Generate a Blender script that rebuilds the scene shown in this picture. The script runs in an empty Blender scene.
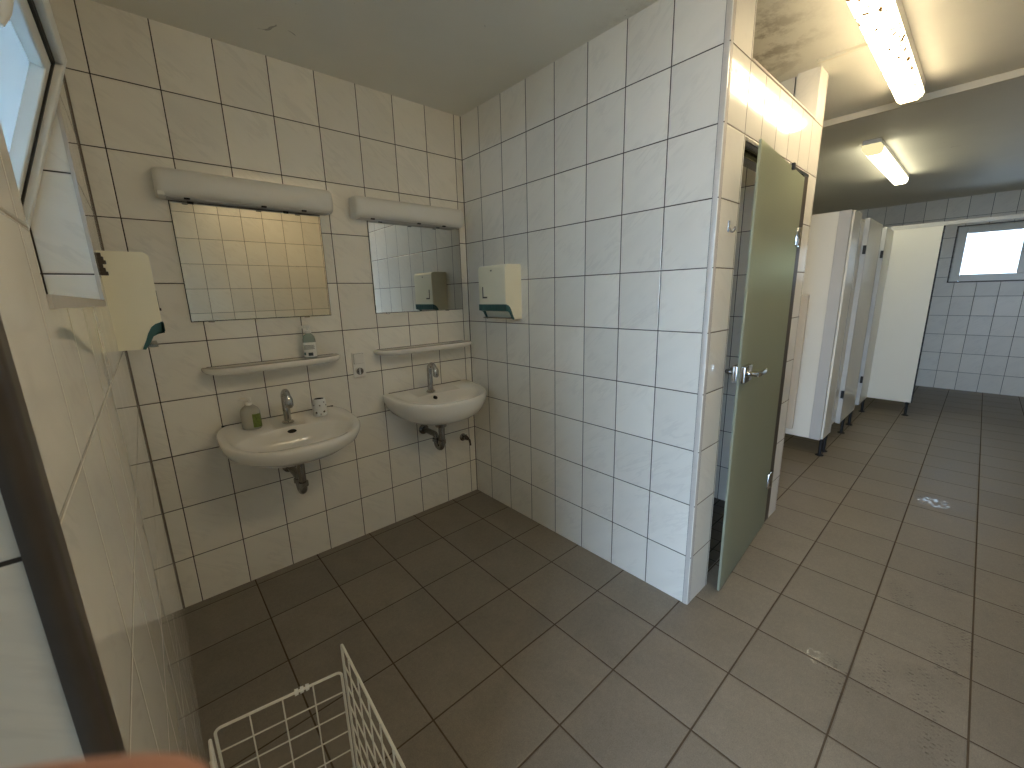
import bpy, bmesh, math, random
from mathutils import Vector, Matrix
random.seed(7)
scene = bpy.context.scene
COL = scene.collection
PI = math.pi

# ------------------------------------------------------------------ measures (metres)
XL = -1.728            # left wall face
ZC = 2.485             # ceiling
YD = -1.597            # face of the wall with the glass door
XF = 6.42              # far wall
XE = -3.20             # wall at the left end of the corridor
DX0 = XE - 0.2
YO = -3.15             # wall opposite the basins
TW, TH = 0.2007, 0.25  # wall tile pitch
ZR = 0.2405            # first horizontal joint above the floor

# ------------------------------------------------------------------ materials
def new_mat(name):
    m = bpy.data.materials.new(name)
    m.use_nodes = True
    nt = m.node_tree
    nt.nodes.clear()
    out = nt.nodes.new('ShaderNodeOutputMaterial')
    return m, nt, out

class N:
    """tiny node helper"""
    def __init__(s, nt): s.nt = nt
    def node(s, t, **kw):
        n = s.nt.nodes.new(t)
        for k, v in kw.items(): setattr(n, k, v)
        return n
    def put(s, sock, v):
        if hasattr(v, 'is_output') or isinstance(v, bpy.types.NodeSocket): s.nt.links.new(v, sock)
        elif v is not None: sock.default_value = v
    def math(s, op, a, b=None, c=None, clamp=False):
        n = s.node('ShaderNodeMath', operation=op); n.use_clamp = clamp
        s.put(n.inputs[0], a)
        if b is not None: s.put(n.inputs[1], b)
        if c is not None: s.put(n.inputs[2], c)
        return n.outputs[0]
    def mix(s, f, a, b):
        n = s.node('ShaderNodeMix', data_type='RGBA')
        s.put(n.inputs[0], f); s.put(n.inputs[6], a); s.put(n.inputs[7], b)
        return n.outputs[2]
    def sstep(s, v, lo, hi):
        n = s.node('ShaderNodeMapRange', interpolation_type='SMOOTHSTEP')
        s.put(n.inputs[0], v); n.inputs[1].default_value = lo; n.inputs[2].default_value = hi
        return n.outputs[0]
    def noise(s, vec, scale, detail=3, rough=0.55, dist=0.0):
        n = s.node('ShaderNodeTexNoise')
        if vec is not None: s.put(n.inputs['Vector'], vec)
        n.inputs['Scale'].default_value = scale; n.inputs['Detail'].default_value = detail
        n.inputs['Roughness'].default_value = rough; n.inputs['Distortion'].default_value = dist
        return n.outputs[0]
    def xyz(s, x, y, z):
        n = s.node('ShaderNodeCombineXYZ')
        s.put(n.inputs[0], x); s.put(n.inputs[1], y); s.put(n.inputs[2], z)
        return n.outputs[0]
    def pos(s):
        g = s.node('ShaderNodeNewGeometry')
        sp = s.node('ShaderNodeSeparateXYZ'); s.put(sp.inputs[0], g.outputs['Position'])
        return g.outputs['Position'], sp.outputs

def rgb(r, g, b): return (r, g, b, 1.0)

def principled(n, out, color, rough, metal=0.0, spec=0.5, normal=None, **extra):
    p = n.node('ShaderNodeBsdfPrincipled')
    n.put(p.inputs['Base Color'], color); n.put(p.inputs['Roughness'], rough)
    p.inputs['Metallic'].default_value = metal
    p.inputs['Specular IOR Level'].default_value = spec
    if normal is not None: n.put(p.inputs['Normal'], normal)
    for k, v in extra.items(): n.put(p.inputs[k], v)
    n.nt.links.new(p.outputs[0], out.inputs[0])
    return p

def plain(name, color, rough=0.5, metal=0.0, spec=0.5, wear=0.06, scale=25, bump=0.0, **extra):
    """procedural finish: base colour with a faint noise variation and optional micro bump"""
    m, nt, out = new_mat(name); n = N(nt)
    tc = n.node('ShaderNodeTexCoord')
    f = n.noise(tc.outputs['Object'], scale)
    dark = tuple(c * (1 - wear * 2) for c in color[:3]) + (1,)
    c = n.mix(f, dark, tuple(min(1, c * (1 + wear)) for c in color[:3]) + (1,))
    nrm = None
    if bump:
        b = n.node('ShaderNodeBump'); b.inputs['Strength'].default_value = bump
        b.inputs['Distance'].default_value = 0.001
        n.put(b.inputs['Height'], n.noise(tc.outputs['Object'], scale * 12, 4)); nrm = b.outputs[0]
    principled(n, out, c, rough, metal, spec, nrm, **extra)
    return m

def tile_mat(name, axis, off_u, w=TW, off_v=ZR, h=TH, axis_v=2, base=(0.86, 0.83, 0.75), grout=(0.042, 0.034, 0.027),
             gw=0.0038, rough=0.09, vein=0.16, tilt=0.0006, speck=0.0, tilevar=0.05, stains=False, spec=0.5):
    m, nt, out = new_mat(name); n = N(nt)
    P, s = n.pos()
    u = n.math('DIVIDE', n.math('SUBTRACT', s[axis], off_u), w)
    v = n.math('DIVIDE', n.math('SUBTRACT', s[axis_v], off_v), h)
    fu, fv = n.math('FRACT', u), n.math('FRACT', v)
    iu, iv = n.math('FLOOR', u), n.math('FLOOR', v)
    du = n.math('MULTIPLY', n.math('MINIMUM', fu, n.math('SUBTRACT', 1.0, fu)), w)
    dv = n.math('MULTIPLY', n.math('MINIMUM', fv, n.math('SUBTRACT', 1.0, fv)), h)
    d = n.math('MINIMUM', du, dv)
    tile = n.sstep(d, gw * 0.42, gw * 0.58)
    wn = n.node('ShaderNodeTexWhiteNoise', noise_dimensions='2D')
    n.put(wn.inputs['Vector'], n.xyz(iu, iv, 0.0))
    sr = n.node('ShaderNodeSeparateColor'); n.put(sr.inputs[0], wn.outputs['Color'])
    # marble veining, a different cut on every tile
    va = n.node('ShaderNodeVectorMath', operation='ADD'); n.put(va.inputs[0], P)
    n.put(va.inputs[1], n.xyz(n.math('MULTIPLY', sr.outputs[0], 37.0), n.math('MULTIPLY', sr.outputs[1], 37.0), n.math('MULTIPLY', sr.outputs[2], 37.0)))
    c = tuple(base) + (1,)
    if vein:
        # streaks running diagonally: stretch the noise along the diagonal of the wall
        uu = n.math('ADD', n.math('MULTIPLY', s[axis], 9.0), n.math('MULTIPLY', s[axis_v], 11.0))
        vv = n.math('SUBTRACT', n.math('MULTIPLY', s[axis], 2.2), n.math('MULTIPLY', s[axis_v], 1.8))
        vec = n.xyz(n.math('ADD', uu, n.math('MULTIPLY', sr.outputs[0], 37.0)), n.math('ADD', vv, n.math('MULTIPLY', sr.outputs[1], 37.0)), 0.0)
        nz = n.noise(vec, 1.6, 4, 0.55, 0.5)
        ve = n.math('SUBTRACT', 1.0, n.sstep(n.math('ABSOLUTE', n.math('SUBTRACT', nz, 0.5)), 0.0, 0.07))
        big = n.sstep(n.noise(va.outputs[0], 7.0, 2), 0.40, 0.62)
        f = n.math('MULTIPLY', n.math('MULTIPLY', ve, big), vein)
        soft = n.math('MULTIPLY', n.sstep(n.noise(vec, 0.8, 3), 0.45, 0.75), vein * 0.6)
        f = n.math('MAXIMUM', f, soft)
        c = n.mix(f, c, tuple(b * k for b, k in zip(base, (0.56, 0.56, 0.57))) + (1,))
    val = n.math('ADD', 1.0 - tilevar, n.math('MULTIPLY', sr.outputs[2], 2 * tilevar))
    hs = n.node('ShaderNodeHueSaturation'); n.put(hs.inputs['Value'], val); n.put(hs.inputs['Color'], c)
    c = hs.outputs[0]
    rr = rough
    if speck:
        sp1 = n.noise(P, 260.0, 2, 0.7); sp2 = n.noise(P, 60.0, 3, 0.6); sp3 = n.noise(P, 5.5, 4, 0.6, 0.6)
        k = n.math('ADD', n.math('MULTIPLY', n.math('SUBTRACT', sp1, 0.5), speck * 3.0), n.math('MULTIPLY', n.math('SUBTRACT', sp2, 0.5), speck * 1.2))
        k = n.math('ADD', k, n.math('MULTIPLY', n.math('SUBTRACT', sp3, 0.5), speck * 1.7))
        h2 = n.node('ShaderNodeHueSaturation'); n.put(h2.inputs['Value'], n.math('ADD', 1.0, k)); n.put(h2.inputs['Color'], c)
        c = h2.outputs[0]
        rr = n.math('ADD', rough, n.math('MULTIPLY', n.math('SUBTRACT', sp3, 0.5), 0.25))
    wet = None
    if stains:
        # muddy shoe prints: rows of small dark blocks inside a few foot-shaped patches
        def patch(cx, cy, ang, a, b):
            dx, dy = n.math('SUBTRACT', s[0], cx), n.math('SUBTRACT', s[1], cy)
            ca, sa = math.cos(ang), math.sin(ang)
            px = n.math('ADD', n.math('MULTIPLY', dx, ca), n.math('MULTIPLY', dy, sa))
            py = n.math('SUBTRACT', n.math('MULTIPLY', dy, ca), n.math('MULTIPLY', dx, sa))
            e = n.math('ADD', n.math('POWER', n.math('ABSOLUTE', n.math('DIVIDE', px, a)), 2.0), n.math('POWER', n.math('ABSOLUTE', n.math('DIVIDE', py, b)), 2.0))
            inside = n.math('SUBTRACT', 1.0, n.sstep(e, 0.55, 1.1))
            wob = n.math('MULTIPLY', n.noise(P, 22.0, 3), 6.0)
            tread = n.math('MULTIPLY', n.math('SINE', n.math('ADD', n.math('MULTIPLY', px, 330.0), wob)), n.math('SINE', n.math('ADD', n.math('MULTIPLY', py, 210.0), wob)))
            return n.math('MULTIPLY', inside, n.sstep(tread, 0.05, 0.5))
        pats = [(-0.02, -2.40, 0.1, 0.15, 0.05), (0.20, -2.36, 0.25, 0.15, 0.055), (0.16, -2.235, 0.1, 0.14, 0.05),
                (0.42, -2.40, 0.2, 0.13, 0.05), (0.62, -2.43, 0.3, 0.12, 0.05), (0.02, -2.62, 0.15, 0.15, 0.055), (0.78, -2.24, 0.3, 0.11, 0.05),
                (0.03, -2.14, 0.1, 0.12, 0.045), (1.05, -2.38, 0.2, 0.13, 0.05), (0.95, -2.62, 0.2, 0.13, 0.05), (1.5, -2.65, 0.0, 0.14, 0.05)]
        tot = None
        for q in pats:
            r_ = patch(*q); tot = r_ if tot is None else n.math('MAXIMUM', tot, r_)
        brk = n.sstep(n.noise(P, 30.0, 4, 0.75), 0.44, 0.66)
        tot = n.math('MULTIPLY', n.math('MULTIPLY', tot, brk), 0.72)
        c = n.mix(tot, c, rgb(0.045, 0.034, 0.025))
        # wet drops
        def blob(cx, cy, r0, sc):
            dx, dy = n.math('SUBTRACT', s[0], cx), n.math('SUBTRACT', s[1], cy)
            rad = n.math('SQRT', n.math('ADD', n.math('MULTIPLY', dx, dx), n.math('MULTIPLY', dy, dy)))
            return n.math('MULTIPLY', n.math('SUBTRACT', 1.0, n.sstep(rad, r0 * 0.6, r0)), n.sstep(n.noise(P, sc, 2, 0.6), 0.52, 0.56))
        wet = n.math('MAXIMUM', blob(2.05, -2.27, 0.10, 45.0), blob(0.10, -2.08, 0.06, 75.0))
        rr = n.math('MULTIPLY', rr, n.math('SUBTRACT', 1.0, n.math('MULTIPLY', wet, 0.92)))
    gn = n.noise(P, 14.0, 3)
    gcol = n.mix(gn, tuple(g * 0.7 for g in grout) + (1,), tuple(g * 1.35 for g in grout) + (1,))
    col = n.mix(tile, gcol, c)
    rf = n.node('ShaderNodeMix', data_type='FLOAT')
    n.put(rf.inputs[0], tile); rf.inputs[2].default_value = 0.85; n.put(rf.inputs[3], rr)
    # relief: rounded tile edge, sunk joint, every tile set a hair out of plane
    edge = n.sstep(d, gw * 0.35, gw * 1.3)
    lean = n.math('ADD', n.math('MULTIPLY', n.math('SUBTRACT', sr.outputs[0], 0.5), fu), n.math('MULTIPLY', n.math('SUBTRACT', sr.outputs[1], 0.5), fv))
    hgt = n.math('ADD', n.math('MULTIPLY', edge, 0.0012), n.math('MULTIPLY', lean, tilt))
    hgt = n.math('ADD', hgt, n.math('MULTIPLY', n.noise(P, 9.0, 2), tilt * 0.5))
    if speck: hgt = n.math('ADD', hgt, n.math('MULTIPLY', n.noise(P, 220.0, 2), 0.00012))
    b = n.node('ShaderNodeBump'); b.inputs['Strength'].default_value = 1.0; b.inputs['Distance'].default_value = 1.0
    n.put(b.inputs['Height'], hgt)
    principled(n, out, col, rf.outputs[0], 0.0, spec, b.outputs[0])
    return m

M = {}
M['tile_back'] = tile_mat('white marbled tile back wall', 0, -0.0507)
M['tile_right'] = tile_mat('white marbled tile partition', 1, -0.1795)
M['tile_left'] = tile_mat('white marbled tile left wall', 1, -0.06, tilt=0.00004, rough=0.04, grout=(0.36, 0.33, 0.28), gw=0.003)
M['tile_far'] = tile_mat('white marbled tile far wall', 1, -2.011, rough=0.33)
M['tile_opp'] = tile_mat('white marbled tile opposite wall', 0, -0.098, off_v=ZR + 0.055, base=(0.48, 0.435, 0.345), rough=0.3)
M['tile_door'] = tile_mat('white marbled tile door wall', 0, 0.191, w=0.169, vein=0.10, grout=(0.12, 0.095, 0.07))
M['tile_doorx'] = tile_mat('white marbled tile cubicle side', 1, -1.48, vein=0.10)
M['tile_jamb'] = tile_mat('white marbled tile doorway jamb', 0, XL - 0.2007 + 0.012)
M['tile_reveal'] = tile_mat('white marbled tile reveal', 0, XL - 0.30, off_v=1.49)
M['tile_sill'] = tile_mat('white marbled tile sill', 1, -0.70, axis_v=0, off_v=XL - 0.30)
M['floor'] = tile_mat('grey brown stoneware floor', 0, -0.223, w=0.3035, off_v=-1.562, h=0.3015, axis_v=1, base=(0.215, 0.187, 0.150),
                      grout=(0.072, 0.050, 0.030), gw=0.0055, rough=0.40, vein=0.0, tilt=0.0004, speck=0.27, tilevar=0.07, stains=True, spec=0.35)
M['mosaic'] = tile_mat('dark mosaic floor', 0, 0.2, w=0.10, off_v=0.0, h=0.10, axis_v=1, base=(0.09, 0.07, 0.05), grout=(0.03, 0.022, 0.015),
                       gw=0.006, rough=0.45, vein=0.0, speck=0.1)

def ceiling_mat():
    m, nt, out = new_mat('painted ceiling'); n = N(nt)
    P, s = n.pos()
    base = n.mix(n.noise(P, 3.0, 4, 0.6), rgb(0.72, 0.70, 0.62), rgb(0.80, 0.78, 0.69))
    # damp brown stains over the shower cubicle
    dx, dy = n.math('SUBTRACT', s[0], 0.55), n.math('SUBTRACT', s[1], -1.25)
    r = n.math('SQRT', n.math('ADD', n.math('POWER', n.math('DIVIDE', dx, 0.75), 2.0), n.math('POWER', n.math('DIVIDE', dy, 0.55), 2.0)))
    zone = n.math('SUBTRACT', 1.0, n.sstep(r, 0.35, 1.0))
    st = n.math('MULTIPLY', zone, n.sstep(n.noise(P, 8.5, 6, 0.74, 0.15), 0.42, 0.64))
    c = n.mix(n.math('MULTIPLY', st, 0.62), base, rgb(0.15, 0.10, 0.045))
    # a few small dark scuffs
    sc = n.sstep(n.noise(P, 11.0, 3, 0.6, 1.5), 0.735, 0.76)
    c = n.mix(n.math('MULTIPLY', sc, 0.5), c, rgb(0.08, 0.075, 0.06))
    b = n.node('ShaderNodeBump'); b.inputs['Strength'].default_value = 0.5; b.inputs['Distance'].default_value = 0.004
    n.put(b.inputs['Height'], n.noise(P, 4.0, 5, 0.6))
    principled(n, out, c, 0.55, 0, 0.3, b.outputs[0])
    return m
M['ceiling'] = ceiling_mat()

M['ceramic'] = plain('glazed white ceramic', rgb(0.83, 0.80, 0.73), 0.08, wear=0.02, scale=6)
M['plastic_white'] = plain('white plastic', rgb(0.82, 0.80, 0.74), 0.35, wear=0.03)
M['pvc'] = plain('white window profile', rgb(0.80, 0.80, 0.74), 0.3, wear=0.03)
M['opal'] = plain('grey opal acrylic', rgb(0.80, 0.79, 0.74), 0.32, wear=0.03, scale=5)
M['cream'] = plain('cream plastic', rgb(0.93, 0.885, 0.69), 0.28, wear=0.03, scale=8)
M['teal'] = plain('dark teal plastic', rgb(0.035, 0.125, 0.12), 0.35, wear=0.08)
M['chrome'] = plain('chrome', rgb(0.50, 0.49, 0.47), 0.10, 1.0, wear=0.08)
M['steel'] = plain('brushed steel', rgb(0.30, 0.285, 0.26), 0.22, 1.0, wear=0.08, scale=60)
M['alu'] = plain('aluminium corner profile', rgb(0.60, 0.56, 0.51), 0.38, 0.1, wear=0.06, scale=40)
M['bronze'] = plain('dark bronze metal profile', rgb(0.075, 0.058, 0.043), 0.38, 0.2, wear=0.15, scale=30)
M['joint'] = plain('brown grout joint', rgb(0.16, 0.13, 0.10), 0.8, wear=0.1)
M['black'] = plain('black rubber', rgb(0.012, 0.012, 0.012), 0.5, wear=0.1)
M['dark'] = plain('dark hollow', rgb(0.02, 0.018, 0.016), 0.8, wear=0.1)
M['laminate'] = plain('cream laminate board', rgb(0.88, 0.86, 0.77), 0.32, wear=0.02, scale=3)
M['laminate_grey'] = plain('light grey edge profile', rgb(0.60, 0.59, 0.56), 0.4, 0.1, wear=0.03, scale=3)
M['plaster'] = plain('cream painted plaster', rgb(0.72, 0.68, 0.57), 0.6, wear=0.05, scale=5)
M['beige'] = plain('beige board', rgb(0.68, 0.62, 0.52), 0.5, wear=0.03, scale=4)
M['bounce_dark'] = plain('dark grey light absorbing wall', rgb(0.10, 0.095, 0.085), 0.6, wear=0.06, scale=4)  # dark so that the added unseen wall throws back little light
M['socket_grey'] = plain('grey socket interior', rgb(0.17, 0.155, 0.135), 0.5, wear=0.1)
M['wire'] = plain('white coated wire', rgb(0.78, 0.76, 0.68), 0.35, wear=0.05, scale=20)
M['label_paper'] = plain('white label paper', rgb(0.78, 0.78, 0.74), 0.5, wear=0.04)
M['ink'] = plain('dark printing ink', rgb(0.03, 0.045, 0.05), 0.5, wear=0.1)
M['green_print'] = plain('green and yellow leaf print', rgb(0.20, 0.26, 0.05), 0.4, wear=0.45, scale=90)
M['concrete'] = plain('pale concrete paving', rgb(0.20, 0.195, 0.185), 0.8, wear=0.1, scale=2)
M['sand_white'] = plain('white rendered outside wall', rgb(0.42, 0.42, 0.40), 0.8, wear=0.05, scale=2)

def mirror_mat():
    m, nt, out = new_mat('silvered mirror'); n = N(nt)
    tc = n.node('ShaderNodeTexCoord')
    r = n.math('MULTIPLY', n.sstep(n.noise(tc.outputs['Object'], 9.0, 4), 0.5, 0.8), 0.03)
    principled(n, out, rgb(0.74, 0.74, 0.70), r, 1.0)
    return m
M['mirror'] = mirror_mat()

def glass_mat(name, tint, tint_amount, rough=0.02, trans=0.85, diff=None, ridge=0.0, gloss=1.0, gcol=(1, 1, 1, 1)):
    """pane: see-through share + scattered share + glossy coat"""
    m, nt, out = new_mat(name); n = N(nt)
    tr = n.node('ShaderNodeBsdfTransparent'); tr.inputs[0].default_value = tint
    tl = n.node('ShaderNodeBsdfTranslucent'); tl.inputs[0].default_value = diff or tint
    df = n.node('ShaderNodeBsdfDiffuse'); df.inputs[0].default_value = diff or tint
    mx0 = n.node('ShaderNodeMixShader'); mx0.inputs[0].default_value = 0.35
    nt.links.new(tl.outputs[0], mx0.inputs[1]); nt.links.new(df.outputs[0], mx0.inputs[2])
    mx1 = n.node('ShaderNodeMixShader'); mx1.inputs[0].default_value = trans
    nt.links.new(mx0.outputs[0], mx1.inputs[1]); nt.links.new(tr.outputs[0], mx1.inputs[2])
    gl = n.node('ShaderNodeBsdfGlossy'); gl.inputs['Roughness'].default_value = rough; gl.inputs[0].default_value = gcol
    fr = n.node('ShaderNodeFresnel'); fr.inputs[0].default_value = 1.45
    if ridge:
        P, s = n.pos()
        b = n.node('ShaderNodeBump'); b.inputs['Strength'].default_value = ridge; b.inputs['Distance'].default_value = 0.002
        n.put(b.inputs['Height'], n.math('SINE', n.math('MULTIPLY', s[2], 2 * PI / 0.012)))
        nt.links.new(b.outputs[0], gl.inputs['Normal']); nt.links.new(b.outputs[0], fr.inputs['Normal'])
    mx2 = n.node('ShaderNodeMixShader')
    nt.links.new(n.math('MULTIPLY', fr.outputs[0], gloss), mx2.inputs[0]); nt.links.new(mx1.outputs[0], mx2.inputs[1]); nt.links.new(gl.outputs[0], mx2.inputs[2])
    nt.links.new(mx2.outputs[0], out.inputs[0])
    return m
M['glass'] = glass_mat('clear window glass', rgb(0.38, 0.37, 0.35), 1, 0.02, 0.94)
M['glass_frost'] = glass_mat('pale frosted window glass', rgb(0.90, 0.96, 0.98), 1, 0.10, 0.46, rgb(0.88, 0.93, 0.93))
M['glass_door'] = glass_mat('green satin door glass', rgb(0.50, 0.58, 0.48), 1, 0.26, 0.04, rgb(0.64, 0.67, 0.55), ridge=0.10, gloss=0.35, gcol=rgb(0.9, 1.0, 0.62))
M['bottle_clear'] = glass_mat('clear greenish plastic', rgb(0.80, 0.88, 0.84), 1, 0.06, 0.65, rgb(0.62, 0.72, 0.67))
M['bottle_milky'] = glass_mat('milky clear plastic', rgb(0.95, 0.95, 0.90), 1, 0.10, 0.45, rgb(0.95, 0.93, 0.86))

def emit_mat(name, color, strength, dirt=False):
    m, nt, out = new_mat(name); n = N(nt)
    e = n.node('ShaderNodeEmission'); c = color
    P, s = n.pos()
    if dirt:
        # dead insects and dust lying along the trough of the diffuser
        sp = n.math('GREATER_THAN', n.noise(P, 42.0, 3, 0.6), 0.535)
        rim = n.math('GREATER_THAN', n.math('ABSOLUTE', n.math('ADD', s[1], 1.868)), 0.033)
        zone = n.math('MAXIMUM', n.math('MULTIPLY', rim, n.math('GREATER_THAN', n.noise(P, 7.0, 2), 0.42)), n.math('GREATER_THAN', n.noise(P, 10.0, 2), 0.585))
        c = n.mix(n.math('MULTIPLY', n.math('MULTIPLY', sp, zone), 1.0), color, rgb(0.010, 0.005, 0.0015))
    n.put(e.inputs[0], c); e.inputs[1].default_value = strength
    nt.links.new(e.outputs[0], out.inputs[0])
    return m
M['lit_warm'] = emit_mat('lit warm diffuser', rgb(1.0, 0.80, 0.50), 10.0, True)
M['lit_warm_fill'] = emit_mat('lit warm diffuser of the added fill lamp', rgb(1.0, 0.78, 0.47), 9.5, True)  # glow of the added fill lamp behind the camera
M['lit_cool'] = emit_mat('lit white diffuser', rgb(1.0, 0.93, 0.66), 4.6)
M['lit_dim'] = emit_mat('dim end of the diffuser', rgb(1.0, 0.86, 0.46), 0.42)

def skin_mat():
    m, nt, out = new_mat('skin'); n = N(nt)
    tc = n.node('ShaderNodeTexCoord')
    c = n.mix(n.noise(tc.outputs['Object'], 60.0, 4), rgb(0.42, 0.20, 0.14), rgb(0.55, 0.28, 0.20))
    principled(n, out, c, 0.5)
    return m
M['skin'] = skin_mat()
M['nail'] = plain('finger nail', rgb(0.62, 0.38, 0.32), 0.3, wear=0.03)

# ------------------------------------------------------------------ mesh helpers
def obj(name, bm, mat, parent=None, smooth=False, mods=()):
    me = bpy.data.meshes.new(name)
    bmesh.ops.recalc_face_normals(bm, faces=bm.faces)
    bm.to_mesh(me); bm.free()
    o = bpy.data.objects.new(name, me)
    COL.objects.link(o)
    for mm in (mat if isinstance(mat, (list, tuple)) else [mat]): me.materials.append(mm)
    if smooth:
        for p in me.polygons: p.use_smooth = True
        try: me.set_sharp_from_angle(angle=math.radians(smooth if smooth is not True else 40))
        except Exception: pass
    if parent: o.parent = parent
    return o

def tag(o, label, cat, group=None, kind=None):
    o['label'] = label; o['category'] = cat
    if group: o['group'] = group
    if kind: o['kind'] = kind
    return o

def empty(name, loc=(0, 0, 0), rz=0.0):
    e = bpy.data.objects.new(name, None); COL.objects.link(e)
    e.location = loc; e.rotation_euler = (0, 0, rz); e.empty_display_size = 0.05
    return e

def copy_tree(o, parent=None):
    c = o.copy(); COL.objects.link(c)
    if parent: c.parent = parent
    for ch in list(o.children): copy_tree(ch, c)
    return c

def box(bm, x0, x1, y0, y1, z0, z1, bevel=0.0, seg=2, mi=0):
    r = bmesh.ops.create_cube(bm, size=1.0)
    vs = r['verts']
    for v in vs:
        v.co = Vector(((x0 + x1) / 2 + v.co.x * (x1 - x0), (y0 + y1) / 2 + v.co.y * (y1 - y0), (z0 + z1) / 2 + v.co.z * (z1 - z0)))
    fs = list({f for v in vs for f in v.link_faces})
    for f in fs: f.material_index = mi
    if bevel:
        es = list({e for v in vs for e in v.link_edges})
        bmesh.ops.bevel(bm, geom=es, offset=bevel, segments=seg, profile=0.5, affect='EDGES')

def quad(bm, *pts, mi=0):
    f = bm.faces.new([bm.verts.new(p) for p in pts]); f.material_index = mi
    return f

def loft(bm, rings, cap0=True, cap1=True, closed=True, mi=0):
    vr = [[bm.verts.new(p) for p in r] for r in rings]
    n = len(vr[0])
    for a, b in zip(vr, vr[1:]):
        for i in range(n if closed else n - 1):
            j = (i + 1) % n
            f = bm.faces.new((a[i], a[j], b[j], b[i])); f.material_index = mi
    if cap0: bm.faces.new(list(reversed(vr[0]))).material_index = mi
    if cap1: bm.faces.new(vr[-1]).material_index = mi

def lathe(bm, prof, cx=0, cy=0, n=24, sx=1.0, sy=1.0, mi=0):
    rings = [[(cx + sx * r * math.cos(2 * PI * k / n), cy + sy * r * math.sin(2 * PI * k / n), z) for k in range(n)] for r, z in prof]
    loft(bm, rings, mi=mi)

def tube(bm, pts, r, n=12, cap=True, mi=0):
    """sweep a circle (radius r, or a list of radii) along pts with parallel transport"""
    pts = [Vector(p) for p in pts]
    rs = r if isinstance(r, (list, tuple)) else [r] * len(pts)
    t0 = (pts[1] - pts[0]).normalized()
    up = Vector((0, 0, 1)) if abs(t0.z) < 0.9 else Vector((1, 0, 0))
    nx = t0.cross(up).normalized()
    rings = []
    for i, p in enumerate(pts):
        if i == 0: t = t0
        elif i == len(pts) - 1: t = (pts[i] - pts[i - 1]).normalized()
        else: t = ((pts[i + 1] - pts[i]).normalized() + (pts[i] - pts[i - 1]).normalized()).normalized()
        nx = (nx - t * nx.dot(t)).normalized()
        ny = t.cross(nx)
        rings.append([p + (nx * math.cos(2 * PI * k / n) + ny * math.sin(2 * PI * k / n)) * rs[i] for k in range(n)])
    loft(bm, rings, cap, cap, mi=mi)

def arc(c, a, b, r, t0, t1, n):
    """points c + r(cos t a + sin t b)"""
    c, a, b = Vector(c), Vector(a), Vector(b)
    return [c + (a * math.cos(t0 + (t1 - t0) * k / n) + b * math.sin(t0 + (t1 - t0) * k / n)) * r for k in range(n + 1)]

def prism(bm, poly, axis, lo, hi, mi=0):
    """extrude a 2-D polygon along axis 0/1/2; poly holds the other two coordinates in order"""
    def P(p, t):
        q = list(p); q.insert(axis, t); return tuple(q)
    loft(bm, [[P(p, lo) for p in poly], [P(p, hi) for p in poly]], mi=mi)

# ================================================================== SETTING
def wallobj(name, faces, mats, label, cat='wall', extra=None):
    bm = bmesh.new()
    for f in faces: box(bm, *f[:6], mi=f[6] if len(f) > 6 else 0)
    o = obj(name, bm, mats)
    return tag(o, label, cat, kind='structure')

# floor and ceiling as slabs
bm = bmesh.new(); box(bm, DX0, XF + 0.2, YO - 0.2, 0.2, -0.1, 0.0)
tag(obj('floor', bm, M['floor']), 'grey brown square tiled floor of the washroom and corridor', 'floor', kind='structure')
bm = bmesh.new(); box(bm, DX0, XF + 0.2, YO - 0.2, 0.2, ZC, ZC + 0.1)
tag(obj('ceiling', bm, M['ceiling']), 'painted flat ceiling with brown damp stains over the shower cubicle', 'ceiling', kind='structure')

wallobj('wall_back', [(DX0, XF + 0.2, 0.0, 0.2, 0.0, ZC)], [M['tile_back']], 'white marbled tile wall carrying the two washbasins')
wallobj('wall_bounce_damper', [(DX0, -1.70, YO - 0.2, YO, 0.0, ZC)], [M['bounce_dark']], 'unseen dark grey wall, added to keep bounce light off the jamb')  # darkened stretch added out of view to cut light bounced onto the jamb
wallobj('wall_front', [(-1.70, XF + 0.2, YO - 0.2, YO, 0.0, ZC)], [M['tile_opp']], 'tiled wall opposite the basins, seen in the left mirror')

# left wall with window opening and, nearer to the camera, the open entrance doorway
WY0, WY1, WZ0, WZ1 = -1.615, -0.700, 1.418, 2.10
JY = -1.886                         # edge of the entrance doorway
DX = XL - 0.24                      # outer face of the left wall
L = []
L.append((DX, XL, WY1, 0.0, 0.0, ZC))
L.append((DX, XL, JY + 0.0005, WY0, 0.0, ZC))
L.append((DX, XL, WY0, WY1, 0.0, WZ0))
L.append((DX, XL, WY0, WY1, WZ1, ZC))
bm = bmesh.new()
for f in L: box(bm, *f)
for f in bm.faces:
    c = f.calc_center_median(); nrm = f.normal
    f.normal_update(); nrm = f.normal
    if abs(nrm.y) > 0.9: f.material_index = 1
    if abs(nrm.y) > 0.9 and abs(c.y - WY1) < 0.01 or abs(nrm.y) > 0.9 and abs(c.y - WY0) < 0.01: f.material_index = 2
    if abs(nrm.z) > 0.9: f.material_index = 3
    if nrm.x < -0.9: f.material_index = 4
tag(obj('wall_left', bm, [M['tile_left'], M['tile_jamb'], M['tile_reveal'], M['tile_sill'], M['sand_white']]),
    'glossy tiled wall at the left with the window opening', 'wall', kind='structure')

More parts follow.
